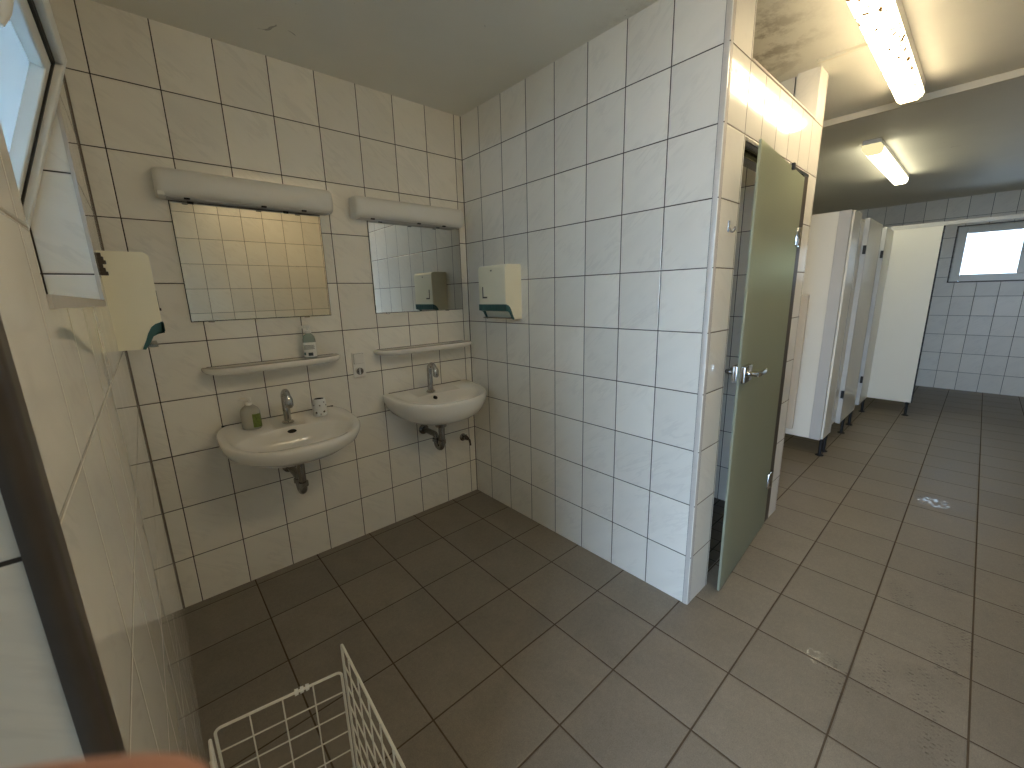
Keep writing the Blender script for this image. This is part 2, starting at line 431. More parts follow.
# the corridor runs on to the left
wallobj('wall_corridor', [(XE, XL - 0.0005, JY, JY + 0.20, 0.0, ZC)], [M['tile_jamb']], 'tiled corridor wall at the left edge, running on from the dark corner profile')
EY0, EY1 = -3.10, -2.30
wallobj('wall_entrance', [(XE - 0.2, XE, EY1, JY + 0.20, 0.0, ZC), (XE - 0.2, XE, YO, EY0, 0.0, ZC), (XE - 0.2, XE, EY0, EY1, 2.08, ZC)], [M['plaster']], 'wall with the open entrance doorway at the left end of the corridor')
wallobj('wall_light_blocker', [(-2.14, -2.04, JY - 0.245, JY - 0.0005, 0.0, ZC)], [M['plaster']], 'unseen pier, added to shade the tiled jamb from the doorway light')  # added out of view to stop doorway daylight reaching the jamb
# partition between basins and shower cubicle, pier, header, post, cubicle side wall
PX = 0.20                            # right edge of the pier
def mixed_wall(name, boxes, mx, my, label, cat='wall'):
    bm = bmesh.new()
    for b in boxes: box(bm, *b)
    for f in bm.faces:
        f.normal_update()
        f.material_index = 0 if abs(f.normal.x) > 0.5 else (1 if abs(f.normal.y) > 0.5 else 2)
    o = obj(name, bm, [mx, my, M['plaster']])
    return tag(o, label, cat, kind='structure')
mixed_wall('wall_right', [(0.0, PX, YD, 0.0, 0.0, ZC)], M['tile_right'], M['tile_door'], 'white tiled partition wall to the right of the basins')
mixed_wall('wall_header', [(PX, 1.07, YD, YD + 0.10, 1.985, 2.243)], M['tile_doorx'], M['tile_door'], 'tiled header above the green glass door, open to the ceiling')
mixed_wall('wall_post', [(1.07, 1.215, YD, YD + 0.10, 0.0, ZC), (1.10, 1.215, YD + 0.10, 0.0, 0.0, ZC)], M['tile_doorx'], M['tile_door'], 'tiled post beside the hinges of the green glass door')

# far wall with window opening
FY0, FY1, FZ0, FZ1 = -2.95, -1.955, 1.432, 2.12
bm = bmesh.new()
for f in [(XF, XF + 0.2, FY1, 0.0, 0.0, ZC), (XF, XF + 0.2, YO, FY0, 0.0, ZC), (XF, XF + 0.2, FY0, FY1, 0.0, FZ0), (XF, XF + 0.2, FY0, FY1, FZ1, ZC)]: box(bm, *f)
tag(obj('wall_far', bm, M['tile_far']), 'white tiled wall at the end of the corridor around the bright window', 'wall', kind='structure')

# corner profiles and trims
bm = bmesh.new()
box(bm, 0.0185, 0.0218, YD - 0.0006, YD + 0.004, 0.0, ZC, mi=1); box(bm, -0.0006, 0.003, YD + 0.0195, YD + 0.0228, 0.0, ZC, mi=1)
pts = [(0.020, YD - 0.001), (0.006, YD - 0.001), (0.0005, YD + 0.002), (-0.002, YD + 0.008), (-0.002, YD + 0.021), (0.004, YD + 0.021), (0.020, YD + 0.006)]
prism(bm, pts, 2, 0.0, ZC)
tag(obj('trim_1', bm, [M['alu'], M['dark']], smooth=30), 'pale metal corner profile up the near edge of the partition wall', 'trim', kind='structure')
bm = bmesh.new()
pp = [(XL - 0.004, -1.857), (XL + 0.002, -1.857), (XL + 0.0045, -1.860), (XL + 0.0045, -1.874)] + [(XL - 0.0075 + 0.012 * math.cos(t), -1.877 + 0.013 * math.sin(t)) for t in [-k * PI / 2 / 8 for k in range(9)]] + [(XL - 0.012, -1.889), (XL - 0.012, -1.886)]
prism(bm, pp, 2, 0.0, ZC)
tag(obj('trim_2', bm, M['bronze'], smooth=35), 'dark rounded metal profile up the corner of the left wall', 'trim', kind='structure')
bm = bmesh.new(); box(bm, 1.935, 1.96, YO, 0.0, ZC - 0.038, ZC, 0.003)
tag(obj('trim_3', bm, M['plaster']), 'cream batten crossing the corridor ceiling beyond the near lamp', 'trim', kind='structure')
bm = bmesh.new(); box(bm, PX, 1.07, YD - 0.003, YD + 0.105, 2.243, 2.250, 0.002)
tag(obj('trim_4', bm, M['plaster']), 'cream edging along the top of the tiled header', 'trim', kind='structure')
bm = bmesh.new()
box(bm, PX, 1.07, YD - 0.002, YD + 0.04, 1.968, 1.985, 0.003)
box(bm, PX, 1.07, YD + 0.045, YD + 0.10, 1.945, 1.985, 0.003)
tag(obj('trim_5', bm, M['steel']), 'metal head rail over the green glass door', 'trim', kind='structure')
bm = bmesh.new(); box(bm, 0.985, 1.07, YD - 0.0015, YD + 0.05, 0.0, 1.968, 0.002)
tag(obj('trim_6', bm, M['bronze']), 'dark door frame upright at the hinge side', 'trim', kind='structure')
bm = bmesh.new(); prism(bm, [(0.0, 0.0), (-0.0035, 0.0), (0.0, -0.0035)], 2, 0.0, ZC)
tag(obj('trim_9', bm, M['dark']), 'dark joint in the corner between back wall and partition wall', 'trim', kind='structure')
bm = bmesh.new(); prism(bm, [(XL, 0.0), (XL + 0.0045, 0.0), (XL, -0.0045)], 2, 0.0, ZC)
tag(obj('trim_10', bm, M['joint']), 'brown joint in the corner between back wall and left wall', 'trim', kind='structure')
# window reveal trims on the left wall
bm = bmesh.new()
box(bm, XL - 0.004, XL + 0.004, WY1 - 0.004, WY1 + 0.012, WZ0 - 0.014, WZ1)
box(bm, XL - 0.012, XL + 0.004, WY0, WY1 + 0.012, WZ0 - 0.012, WZ0 + 0.004)
tag(obj('trim_7', bm, M['alu']), 'thin pale edge profile around the left window opening', 'trim', kind='structure')
bm = bmesh.new()
box(bm, XF - 0.004, XF + 0.004, FY0, FY1 + 0.015, FZ0 - 0.015, FZ0)
box(bm, XF - 0.004, XF + 0.004, FY1, FY1 + 0.015, FZ0, FZ1 + 0.012)
box(bm, XF - 0.004, XF + 0.004, FY0, FY1, FZ1, FZ1 + 0.012)
tag(obj('trim_8', bm, M['bronze']), 'dark edge profile around the far window', 'trim', kind='structure')
# dark mosaic floor inside the shower cubicle
bm = bmesh.new(); box(bm, PX, 1.10, YD + 0.04, 0.0, 0.0, 0.004)
tag(obj('floor_shower', bm, M['mosaic']), 'dark mosaic floor inside the shower cubicle behind the glass door', 'floor', kind='structure')
# the ground outdoors in front of the entrance
bm = bmesh.new(); box(bm, -18.0, DX0, -16.0, 14.0, -0.16, -0.05); box(bm, DX0, DX, JY + 0.2, 14.0, -0.16, -0.05)
tag(obj('ground_outside', bm, M['concrete']), 'paving outdoors below the left window and before the entrance', 'ground', kind='structure')

wallobj('wall_sky_blocker', [(-5.2, -5.0, -1.2, 9.0, -0.05, 3.9)], [M['sand_white']], 'pale unseen wall, added outside the left window to block part of the sky')  # added out of view to dim the sky light entering the left window
# ---------------------------------------------------------------- left window, tilted inwards at the top
def rail_frame(bm, u0, u1, v0, v1, w, t0, t1, bevel=0.004):
    """rectangular frame of four bars in the local plane: u = y, v = z, thickness along x"""
    box(bm, t0, t1, u0, u0 + w, v0, v1, bevel); box(bm, t0, t1, u1 - w, u1, v0, v1, bevel)
    box(bm, t0, t1, u0 + w, u1 - w, v0, v0 + w, bevel); box(bm, t0, t1, u0 + w, u1 - w, v1 - w, v1, bevel)
w1 = empty('window_1', (0, 0, 0))
tag(w1, 'white framed window in the left wall, tilted open at the top', 'window', kind='structure')
bm = bmesh.new(); rail_frame(bm, WY0, WY1, WZ0, WZ1, 0.035, XL - 0.215, XL - 0.150)
obj('frame', bm, M['pvc'], w1)
sash = empty('sash', (XL - 0.163, 0, WZ0 + 0.035)); sash.parent = w1
sash.rotation_euler = (0, math.radians(18.5), 0)
SY0, SY1, SH = WY0 + 0.012, WY1 - 0.010, 0.585
bm = bmesh.new(); rail_frame(bm, SY0, SY1, 0.0, SH, 0.028, -0.055, 0.016)
obj('sash_profile', bm, M['pvc'], sash)
bm = bmesh.new(); rail_frame(bm, SY0 + 0.028, SY1 - 0.028, 0.028, SH - 0.028, 0.009, -0.045, 0.002, 0.0)
obj('gasket', bm, M['black'], sash)
bm = bmesh.new(); rail_frame(bm, SY0 + 0.037, SY1 - 0.037, 0.037, SH - 0.037, 0.030, -0.05, -0.002)
obj('glazing_bead', bm, M['pvc'], sash)
bm = bmesh.new(); box(bm, -0.040, -0.028, SY0 + 0.065, SY1 - 0.065, 0.065, SH - 0.065)
obj('pane', bm, M['glass_frost'], sash)
hd = bmesh.new()
hy = -1.315
tube(hd, [(0.0, hy, SH - 0.115), (0.026, hy, SH - 0.115)], 0.012)
tube(hd, [(0.026, hy, SH - 0.075), (0.028, hy, SH - 0.12), (0.030, hy, SH - 0.185), (0.030, hy, SH - 0.205)], [0.010, 0.0125, 0.013, 0.009], 16)
box(hd, -0.004, 0.006, hy - 0.016, hy + 0.016, SH - 0.16, SH - 0.07, 0.004)
obj('window_handle', hd, M['plastic_white'], sash, smooth=True)

# far window
w2 = empty('window_2', (0, 0, 0))
tag(w2, 'bright window high in the tiled end wall of the corridor', 'window', kind='structure')
FM = -2.565
bm = bmesh.new(); rail_frame(bm, FY0, FY1, FZ0, FZ1, 0.085, XF + 0.05, XF + 0.11, 0.006)
box(bm, XF + 0.05, XF + 0.11, FM - 0.045, FM + 0.045, FZ0 + 0.085, FZ1 - 0.085, 0.006)
obj('frame', bm, M['pvc'], w2)
for a, b in ((FY0 + 0.085, FM - 0.045), (FM + 0.045, FY1 - 0.085)):
    bm = bmesh.new(); box(bm, XF + 0.078, XF + 0.086, a, b, FZ0 + 0.085, FZ1 - 0.085)
    obj('pane', bm, M['glass'], w2)

# ================================================================== BASIN ZONE
def mirror(x0, x1, z0, z1, label):
    e = empty('wall_mirror', ((x0 + x1) / 2, 0, (z0 + z1) / 2))
    tag(e, label, 'mirror', 'mirrors above the washbasins')
    cx, cz = (x0 + x1) / 2, (z0 + z1) / 2
    bm = bmesh.new(); box(bm, x0 - cx, x1 - cx, -0.007, -0.002, z0 - cz, z1 - cz, 0.0012, 1)
    obj('mirror_glass', bm, M['mirror'], e)
    bm = bmesh.new(); box(bm, x0 - cx - 0.0025, x1 - cx + 0.0025, -0.0035, 0.0, z0 - cz - 0.0025, z1 - cz + 0.0025)
    obj('backing', bm, M['dark'], e)
    for t in (0.12, 0.74):
        bm = bmesh.new(); xx = x0 - cx + t * (x1 - x0)
        box(bm, xx - 0.011, xx + 0.011, -0.011, 0.0, z1 - cz - 0.006, z1 - cz + 0.012, 0.002)
        obj('clip', bm, M['black'], e)
    for t in (0.12, 0.80):
        bm = bmesh.new(); xx = x0 - cx + t * (x1 - x0)
        box(bm, xx - 0.012, xx + 0.012, -0.0095, 0.0, z0 - cz - 0.006, z0 - cz + 0.002, 0.001)
        obj('clip', bm, M['steel'], e)
    return e
mirror(-1.497, -0.905, 1.327, 1.823, 'frameless mirror over the left basin reflecting the warm tiled wall')
mirror(-0.655, -0.056, 1.324, 1.824, 'frameless mirror beside the corner reflecting a cream towel dispenser')

def lamp_profile(d, h, n=10):
    """cross-section (y, z): flat at the wall, softly rounded front"""
    p = [(0, 0), (-0.012, 0)]
    for k in range(n + 1):
        t = -PI / 2 + PI * k / n
        p.append((-(d - 0.045) - 0.045 * abs(math.cos(t)) ** 0.8, h / 2 + (h / 2) * (math.copysign(abs(math.sin(t)) ** 0.75, math.sin(t)))))
    p += [(-0.012, h), (0, h)]
    return p
def wall_lamp(x0, x1, z0, z1, label, broken):
    e = empty('mirror_lamp', ((x0 + x1) / 2, 0, z0))
    tag(e, label, 'lamp', 'unlit lamps over the mirrors')
    w = (x1 - x0) / 2; h = z1 - z0
    prof = lamp_profile(0.095, h)
    rings = []
    for t, s in ((-w, 0.80), (-w + 0.004, 0.90), (-w + 0.014, 0.975), (-w + 0.03, 1.0), (w - 0.03, 1.0), (w - 0.014, 0.975), (w - 0.004, 0.90), (w, 0.80)):
        rings.append([(t, y * s, h / 2 + (z - h / 2) * (0.5 + 0.5 * s)) for y, z in prof])
    bm = bmesh.new(); loft(bm, rings)
    obj('diffuser', bm, M['opal'], e, smooth=50)
    bm = bmesh.new(); box(bm, -w + 0.03, w - 0.02, -0.060, -0.0005, -0.0015, 0.004, 0.0005)
    obj('housing', bm, M['laminate_grey'], e)
    for t in (-0.72, 0.1, 0.60):
        bm = bmesh.new(); box(bm, t * w - 0.01, t * w + 0.01, -0.070, -0.058, -0.004, 0.002, 0.001)
        obj('spring_clip', bm, M['dark'], e)
    if broken:
        bm = bmesh.new(); box(bm, -w + 0.002, -w + 0.024, -0.085, -0.04, 0.000, 0.016, 0.003)
        obj('end_cap', bm, M['plastic_white'], e)
    return e
wall_lamp(-1.536, -0.856, 1.828, 1.937, 'unlit opal strip lamp over the left mirror, its end cap showing', True)
wall_lamp(-0.745, -0.068, 1.824, 1.931, 'unlit opal strip lamp over the mirror beside the corner', False)

def shelf(xc, w, z, label, square):
    e = empty('washroom_shelf', (xc, 0, z)); tag(e, label, 'shelf', 'ceramic shelves under the mirrors')
    hw = w / 2
    def outline(s, dy):
        pts = []
        n = 28
        for k in range(n + 1):
            t = -PI + PI * k / n   # front half
            ex = 0.34 if not square else 0.26
            x = hw * math.copysign(abs(math.cos(t)) ** ex, math.cos(t))
            y = -(0.128) * abs(math.sin(t)) ** (0.72 if not square else 0.5)
            pts.append((x * s, y * s if y < 0 else 0))
        return pts
    rings = []
    for s, zz in ((0.90, -0.028), (0.965, -0.024), (0.995, -0.014), (1.0, -0.004), (0.99, 0.002), (0.975, 0.003), (0.955, 0.0022), (0.5, 0.002)):
        rings.append([(x, y, zz) for x, y in outline(s, 0)])
    bm = bmesh.new(); loft(bm, rings)
    obj('shelf_board', bm, M['ceramic'], e, smooth=60)
    bm = bmesh.new(); box(bm, -hw * 0.93, hw * 0.93, -0.0015, 0.0, -0.012, 0.0040, 0.0005)
    obj('back_seal', bm, M['dark'], e)
    return e
shelf(-1.195, 0.602, 1.117, 'white ceramic shelf over the left basin with a soap bottle on it', False)
shelf(-0.368, 0.648, 1.113, 'empty white ceramic shelf over the basin beside the corner', True)

def basin_mesh(a, bf, yc, nb, bb, front_n, ia, ib, iy, zr, slope, deep, clampw=None):
    n = 72
    def outer(t):
        c, s_ = math.cos(t), math.sin(t)
        if s_ <= 0:
            e = 2.0 / front_n
            return a * math.copysign(abs(c) ** e, c), yc - bf * abs(s_) ** e
        e = 2.0 / nb
        return a * math.copysign(abs(c) ** e, c), min(-0.001, yc + bb * abs(s_) ** e)
    def inner(t):
        c, s_ = math.cos(t), math.sin(t)
        e = 2.0 / 2.5
        return ia * math.copysign(abs(c) ** e, c), iy + ib * math.copysign(abs(s_) ** e, s_)
    T = [2 * PI * k / n for k in range(n)]
    rings = []
    def zz(y, d): return zr - slope * abs(y) - d
    oc = -0.17
    for s, d in ((0.10, deep), (0.30, deep - 0.002), (0.52, deep - 0.012), (0.73, deep - 0.027), (0.87, deep - 0.052), (0.95, deep * 0.46), (0.985, deep * 0.27), (1.0, 0.020), (0.998, 0.008), (0.985, 0.001), (0.965, 0.0)):
        r = []
        for t in T:
            x, y = outer(t)
            yy = oc + (y - oc) * s if y < oc else (oc + (y - oc) * (s if d < deep * 0.3 else max(s, 0.55)))
            r.append((x * s, min(-0.001, yy), zz(y, d)))
        rings.append(r)
    # deck drops to the bowl
    for s, d in ((1.05, 0.003), (1.0, 0.007), (0.97, 0.016), (0.92, 0.045), (0.82, 0.085), (0.62, 0.110), (0.36, 0.120), (0.10, 0.124)):
        r = []
        for t in T:
            x, y = inner(t)
            yy = iy + (y - iy) * s
            if s > 1.0:
                ox, oy = outer(t); yy = max(yy, oy * 0.95); yy = min(yy, -0.02)
            r.append((x * s, yy, zz(yy, d)))
        rings.append(r)
    bm = bmesh.new(); loft(bm, rings)
    return bm

def faucet(parent, x, y, z, h, style):
    f = empty('faucet', (x, y, z)); f.parent = parent
    bm = bmesh.new()
    lathe(bm, [(0.026, 0), (0.027, 0.004), (0.024, 0.009), (0.017, 0.012), (0.0165, 0.013)], n=28)
    obj('faucet_base', bm, M['chrome'], f, smooth=40)
    r = 0.034
    top = h - r - 0.014
    pts = [(0, 0, 0.010), (0, 0, top * 0.5), (0, 0, top)] + [tuple(p) for p in arc((0, -r, top), (0, 1, 0), (0, 0, 1), r, 0.0, PI * 0.92, 14)][1:]
    e = Vector(pts[-1]); pts += [tuple(e + Vector((0, -0.004, -0.018)))]
    n_ = len(pts)
    rad = [0.0165 - 0.0035 * max(0, (i - 2)) / (n_ - 3) for i in range(n_)]
    bm = bmesh.new(); tube(bm, pts, rad, 20)
    obj('spout', bm, M['chrome'], f, smooth=60)
    bm = bmesh.new()
    q = Vector(pts[-1])
    tube(bm, [q + Vector((0, 0.002, 0.026)), q + Vector((0, -0.003, 0.012)), q + Vector((0, -0.004, -0.016)), q + Vector((0, -0.003, -0.026))], [0.0135, 0.018, 0.018, 0.012], 20)
    obj('push_button' if style else 'aerator', bm, M['chrome'], f, smooth=50)
    return f

def siphon(parent, sx, z_top, y_d, z_bot, y_wall, z_wall):
    """drain flange, tail pipe, U-bend and the arm to the wall"""
    s = empty('siphon', (sx, 0, 0)); s.parent = parent
    bm = bmesh.new(); lathe(bm, [(0.020, z_top - 0.022), (0.034, z_top - 0.016), (0.036, z_top + 0.01), (0.03, z_top + 0.014)], 0, y_d, 24)
    obj('drain_flange', bm, M['steel'], s, smooth=40)
    R = 0.033
    u = [(0, y_d, z_top), (0, y_d, z_bot + R + 0.018)] + [tuple(p) for p in arc((0, y_d + R, z_bot + R + 0.018), (0, -1, 0), (0, 0, -1), R, 0, PI, 14)][1:]
    zt = z_wall - 0.02
    u += [(0, y_d + 2 * R, zt)] if zt > u[-1][2] + 0.003 else []
    u += [tuple(p) for p in arc((0, y_d + 2 * R + 0.02, zt), (0, -1, 0), (0, 0, 1), 0.02, 0, PI / 2, 6)][1:]
    u += [(0, -0.004, z_wall)]
    bm = bmesh.new(); tube(bm, u, 0.0175, 18)
    obj('trap_pipe', bm, M['steel'], s, smooth=60)
    bm = bmesh.new()
    for zz in (z_bot + R + 0.03, ):
        lathe(bm, [(0.018, zz - 0.012), (0.0245, zz - 0.010), (0.0245, zz + 0.012), (0.018, zz + 0.014)], 0, y_d, 16)
        lathe(bm, [(0.018, zz - 0.012), (0.0245, zz - 0.010), (0.0245, zz + 0.008), (0.018, zz + 0.010)], 0, y_d + 2 * R, 16)
    obj('slip_nut', bm, M['steel'], s, smooth=30)
    bm = bmesh.new(); tube(bm, [(0, 0.0005, z_wall), (0, -0.006, z_wall), (0, -0.014, z_wall)], [0.034, 0.033, 0.020], 24)
    obj('wall_rosette', bm, M['steel'], s, smooth=30)
    return s

def washbasin(xc, label, big):
    e = empty('washbasin', (xc, 0, 0)); tag(e, label, 'washbasin', 'washbasins on the tiled wall')
    if big: bm = basin_mesh(0.293, 0.285, -0.21, 4.0, 0.243, 2.25, 0.250, 0.137, -0.313, 0.836, 0.070, 0.127)
    else: bm = basin_mesh(0.308, 0.300, -0.10, 8.0, 0.12, 2.35, 0.250, 0.118, -0.262, 0.845, 0.062, 0.165)
    obj('basin', bm, M['ceramic'], e, smooth=60)
    bm = bmesh.new(); w = 0.255 if big else 0.262; zb = 0.836 if big else 0.845
    box(bm, -w, w, -0.006, 0.0005, zb - 0.012, zb + 0.002, 0.001)
    obj('wall_seal', bm, M['dark'], e)
    # overflow opening
    bm = bmesh.new(); ox = -0.002 if big else -0.036
    yo, zo = (-0.190, 0.796) if big else (-0.163, 0.806)
    n_ = 20; rr = (0.019, 0.0075) if big else (0.010, 0.010)
    ring0 = [(ox + rr[0] * math.cos(2 * PI * k / n_), yo - 0.0045 - 0.2 * rr[1] * math.sin(2 * PI * k / n_) * -1, zo + rr[1] * math.sin(2 * PI * k / n_)) for k in range(n_)]
    ring1 = [(x, y + 0.02, z) for x, y, z in ring0]
    loft(bm, [ring0, ring1])
    obj('overflow_hole', bm, M['dark'], e, smooth=30)
    bm = bmesh.new(); iy = -0.313 if big else -0.262; zd = (0.836 - 0.07 * abs(iy) - 0.1238) if big else (0.845 - 0.062 * abs(iy) - 0.1238)
    lathe(bm, [(0.028, zd - 0.002), (0.028, zd + 0.002), (0.020, zd + 0.003), (0.017, zd), (0.004, zd - 0.001)], 0, iy, 24)
    obj('drain', bm, M['chrome'], e, smooth=30)
    if big: faucet(e, 0.0, -0.125, 0.826, 0.172, True)
    else: faucet(e, -0.039, -0.115, 0.836, 0.186, True)
    if big: siphon(e, 0.0, 0.684, -0.245, 0.478, 0, 0.560)
    else: siphon(e, -0.046, 0.655, -0.220, 0.475, 0, 0.570)
    return e
washbasin(-1.205, 'white ceramic basin below the left mirror, soap bottle and cup on its rim', True)
washbasin(-0.361, 'white ceramic basin beside the corner with nothing on its rim', False)

def pump_bottle(name, loc, rz, label, body, w, d, h, printed, group):
    e = empty(name, loc, rz); tag(e, label, 'soap bottle', group)
    bm = bmesh.new()
    n = 28
    def ring(s, z):
        return [(w * s * math.copysign(abs(math.cos(t)) ** 0.7, math.cos(t)), d * s * math.copysign(abs(math.sin(t)) ** 0.7, math.sin(t)), z) for t in [2 * PI * k / n for k in range(n)]]
    prof = [(0.9, 0.0), (0.99, 0.004), (1.0, 0.012), (1.0, h * 0.50), (0.97, h * 0.58), (0.86, h * 0.66), (0.62, h * 0.73), (0.44, h * 0.76), (0.42, h * 0.79)]
    loft(bm, [ring(s, z) for s, z in prof])
    obj('bottle_body', bm, body, e, smooth=50)
    cap = M['plastic_white'] if printed != 'blank' else M['bottle_milky']
    bm = bmesh.new()
    lathe(bm, [(0.0145, h * 0.775), (0.0145, h * 0.85), (0.012, h * 0.86), (0.0045, h * 0.865), (0.0045, h * 0.95)], n=20)
    tube(bm, [(0.010, 0, h * 0.965), (-0.010, 0, h * 0.975), (-0.036, 0, h * 0.955), (-0.042, 0, h * 0.93)], [0.008, 0.009, 0.006, 0.005], 10)
    obj('pump_head', bm, cap, e, smooth=40)
    if printed:
        bm = bmesh.new()
        def patch(t0, t1, z0, z1, mat_i, off=1.012):
            m_ = 8
            a = [[(w * off * math.copysign(abs(math.cos(t)) ** 0.7, math.cos(t)), d * off * math.copysign(abs(math.sin(t)) ** 0.7, math.sin(t)), z) for z in (z0, z1)] for t in [t0 + (t1 - t0) * k / m_ for k in range(m_ + 1)]]
            for p, q in zip(a, a[1:]):
                f = quad(bm, p[0], q[0], q[1], p[1]); f.material_index = mat_i
        if printed == 'white':
            patch(-PI * 0.92, -PI * 0.08, h * 0.06, h * 0.50, 0)
            for k in range(4): patch(-PI * 0.80, -PI * (0.30 - 0.04 * (k % 2)), h * (0.40 - 0.035 * k), h * (0.415 - 0.035 * k), 1, 1.02)
            patch(-PI * 0.55, -PI * 0.40, h * 0.09, h * 0.19, 1, 1.02); patch(-PI * 0.85, -PI * 0.68, h * 0.12, h * 0.20, 2, 1.02)
            obj('label', bm, [M['label_paper'], M['ink'], M['teal']], e)
        else:
            patch(-PI * 0.42, PI * 0.02, h * 0.06, h * 0.50, 0, 1.015)
            obj('label', bm, [M['green_print']], e)
    return e
pump_bottle('soap_bottle', (-1.045, -0.062, 1.1165), -0.35, 'clear greenish pump bottle with a white printed label, on the ceramic shelf', M['bottle_clear'], 0.030, 0.020, 0.165, 'white', 'soap bottles')
pump_bottle('soap_bottle', (-1.352, -0.108, 0.827), -0.50, 'milky pump bottle with a green printed side, on the basin rim', M['bottle_milky'], 0.040, 0.026, 0.145, 'green', 'soap bottles')

# spotted cup / roll on the basin rim
e = empty('spotted_cup', (-1.052, -0.120, 0.8275)); tag(e, 'small white cup with grey spots and dark opening, at the right of the basin rim', 'cup')
bm = bmesh.new(); n = 28
prof = [(0.030, 0.0), (0.0335, 0.003), (0.0345, 0.01), (0.034, 0.04), (0.0315, 0.070), (0.029, 0.088), (0.028, 0.090), (0.0255, 0.089), (0.024, 0.080), (0.024, 0.03), (0.010, 0.028)]
lathe(bm, prof, n=n)
obj('cup_body', bm, M['label_paper'], e, smooth=50)
bm = bmesh.new(); lathe(bm, [(0.0238, 0.040), (0.0238, 0.0865), (0.0230, 0.0870), (0.0230, 0.0420)], n=24)
obj('cup_lining', bm, M['dark'], e)
def spot(t, z, r):
    bm = bmesh.new()
    rr = 0.0346 if z < 0.045 else 0.0346 - (z - 0.045) * 0.10
    ring = []
    for k in range(10):
        a = 2 * PI * k / 10
        tt = t + r * math.cos(a) / rr; z2 = z + r * math.sin(a)
        rr2 = 0.0350 if z2 < 0.04 else 0.0350 - (z2 - 0.04) * 0.095
        ring.append(bm.verts.new((rr2 * math.cos(tt), rr2 * math.sin(tt), z2)))
    bm.faces.new(ring)
    obj('printed_spot', bm, M['steel'], e)
for t, z, r in ((-2.35, 0.022, 0.0055), (-1.25, 0.024, 0.0055), (-1.8, 0.058, 0.0035), (-0.7, 0.055, 0.004), (-2.7, 0.060, 0.004), (-1.1, 0.072, 0.003), (-0.3, 0.02, 0.005), (-1.75, 0.014, 0.003)): spot(t, z, r)

# towel dispensers: local x = depth from the wall, y = width, z up
def dispenser(loc, rz, label, hole):
    e = empty('towel_dispenser', loc, rz); tag(e, label, 'paper towel dispenser', 'cream paper towel dispensers')
    W, D, H = 0.246, 0.120, 0.306
    prof = [(0, 0), (0, H), (D - 0.018, H)] + [(D - 0.018 + 0.018 * math.sin(t), H - 0.018 + 0.018 * math.cos(t)) for t in [PI / 2 * k / 6 for k in range(1, 7)]] + [(D, 0.086), (0.102, 0.080), (0.090, 0.070), (0.080, 0.052), (0.070, 0.026), (0.058, 0.0)]
    bm = bmesh.new(); prism(bm, prof, 1, -W / 2, W / 2)
    bmesh.ops.bevel(bm, geom=[ed for ed in bm.edges if abs(ed.verts[0].co.y - ed.verts[1].co.y) < 1e-5 and ed.verts[0].co.x > 0.001 and ed.verts[1].co.x > 0.001], offset=0.004, segments=2, affect='EDGES')
    obj('dispenser_body', bm, M['cream'], e, smooth=40)
    # teal mouth wrapping the scooped lower front
    tp = [(D + 0.001, 0.086), (0.102, 0.0795), (0.090, 0.0695), (0.080, 0.0515), (0.070, 0.0255), (0.058, 0.0),
          (0.066, -0.002), (0.080, 0.018), (0.092, 0.040), (0.104, 0.046), (D + 0.002, 0.050)]
    bm = bmesh.new(); prism(bm, tp, 1, -W / 2 - 0.001, -W / 2 + 0.006); prism(bm, tp, 1, W / 2 - 0.006, W / 2 + 0.001)
    tf = [(D + 0.002, 0.086), (D + 0.002, 0.050), (0.104, 0.046), (0.100, 0.050), (D - 0.004, 0.055), (D - 0.004, 0.086)]
    prism(bm, tf, 1, -W / 2 - 0.001, W / 2 + 0.001)
    for k in range(9): box(bm, D + 0.001, D + 0.0045, -0.10 + k * 0.025 - 0.002, -0.10 + k * 0.025 + 0.002, 0.054, 0.082)
    obj('teal_mouth', bm, M['teal'], e)
    bm = bmesh.new(); box(bm, 0.052, 0.099, -W / 2 + 0.008, W / 2 - 0.008, 0.004, 0.010)
    obj('paper_tray', bm, M['steel'], e)
    bm = bmesh.new(); box(bm, D - 0.001, D + 0.002, -0.086, -0.079, 0.125, 0.187); box(bm, D - 0.001, D + 0.006, -0.082, -0.044, 0.121, 0.130, 0.001)
    obj('latch', bm, M['bronze'], e)
    bm = bmesh.new(); tube(bm, [(D - 0.001, 0.0, 0.276), (D + 0.0015, 0.0, 0.276)], 0.005, 12)
    obj('lock', bm, M['steel'], e)
    if hole:
        bm = bmesh.new()
        for k in range(6):
            z = H - 0.010 - k * 0.011
            box(bm, 0.0, 0.010 + 0.008 * ((k * 7) % 3) / 2, -W / 2 - 0.004, -W / 2 + 0.012, z - 0.008, z + 0.004, 0.002)
        obj('broken_corner', bm, M['bronze'], e)
    return e
dispenser((XL - 0.0005, -0.377, 1.264), 0.0, 'cream towel dispenser with teal mouth on the left wall, its near corner broken', True)
dispenser((0.0005, -0.398, 1.270), PI, 'cream towel dispenser with teal mouth on the partition wall beside the corner mirror', False)

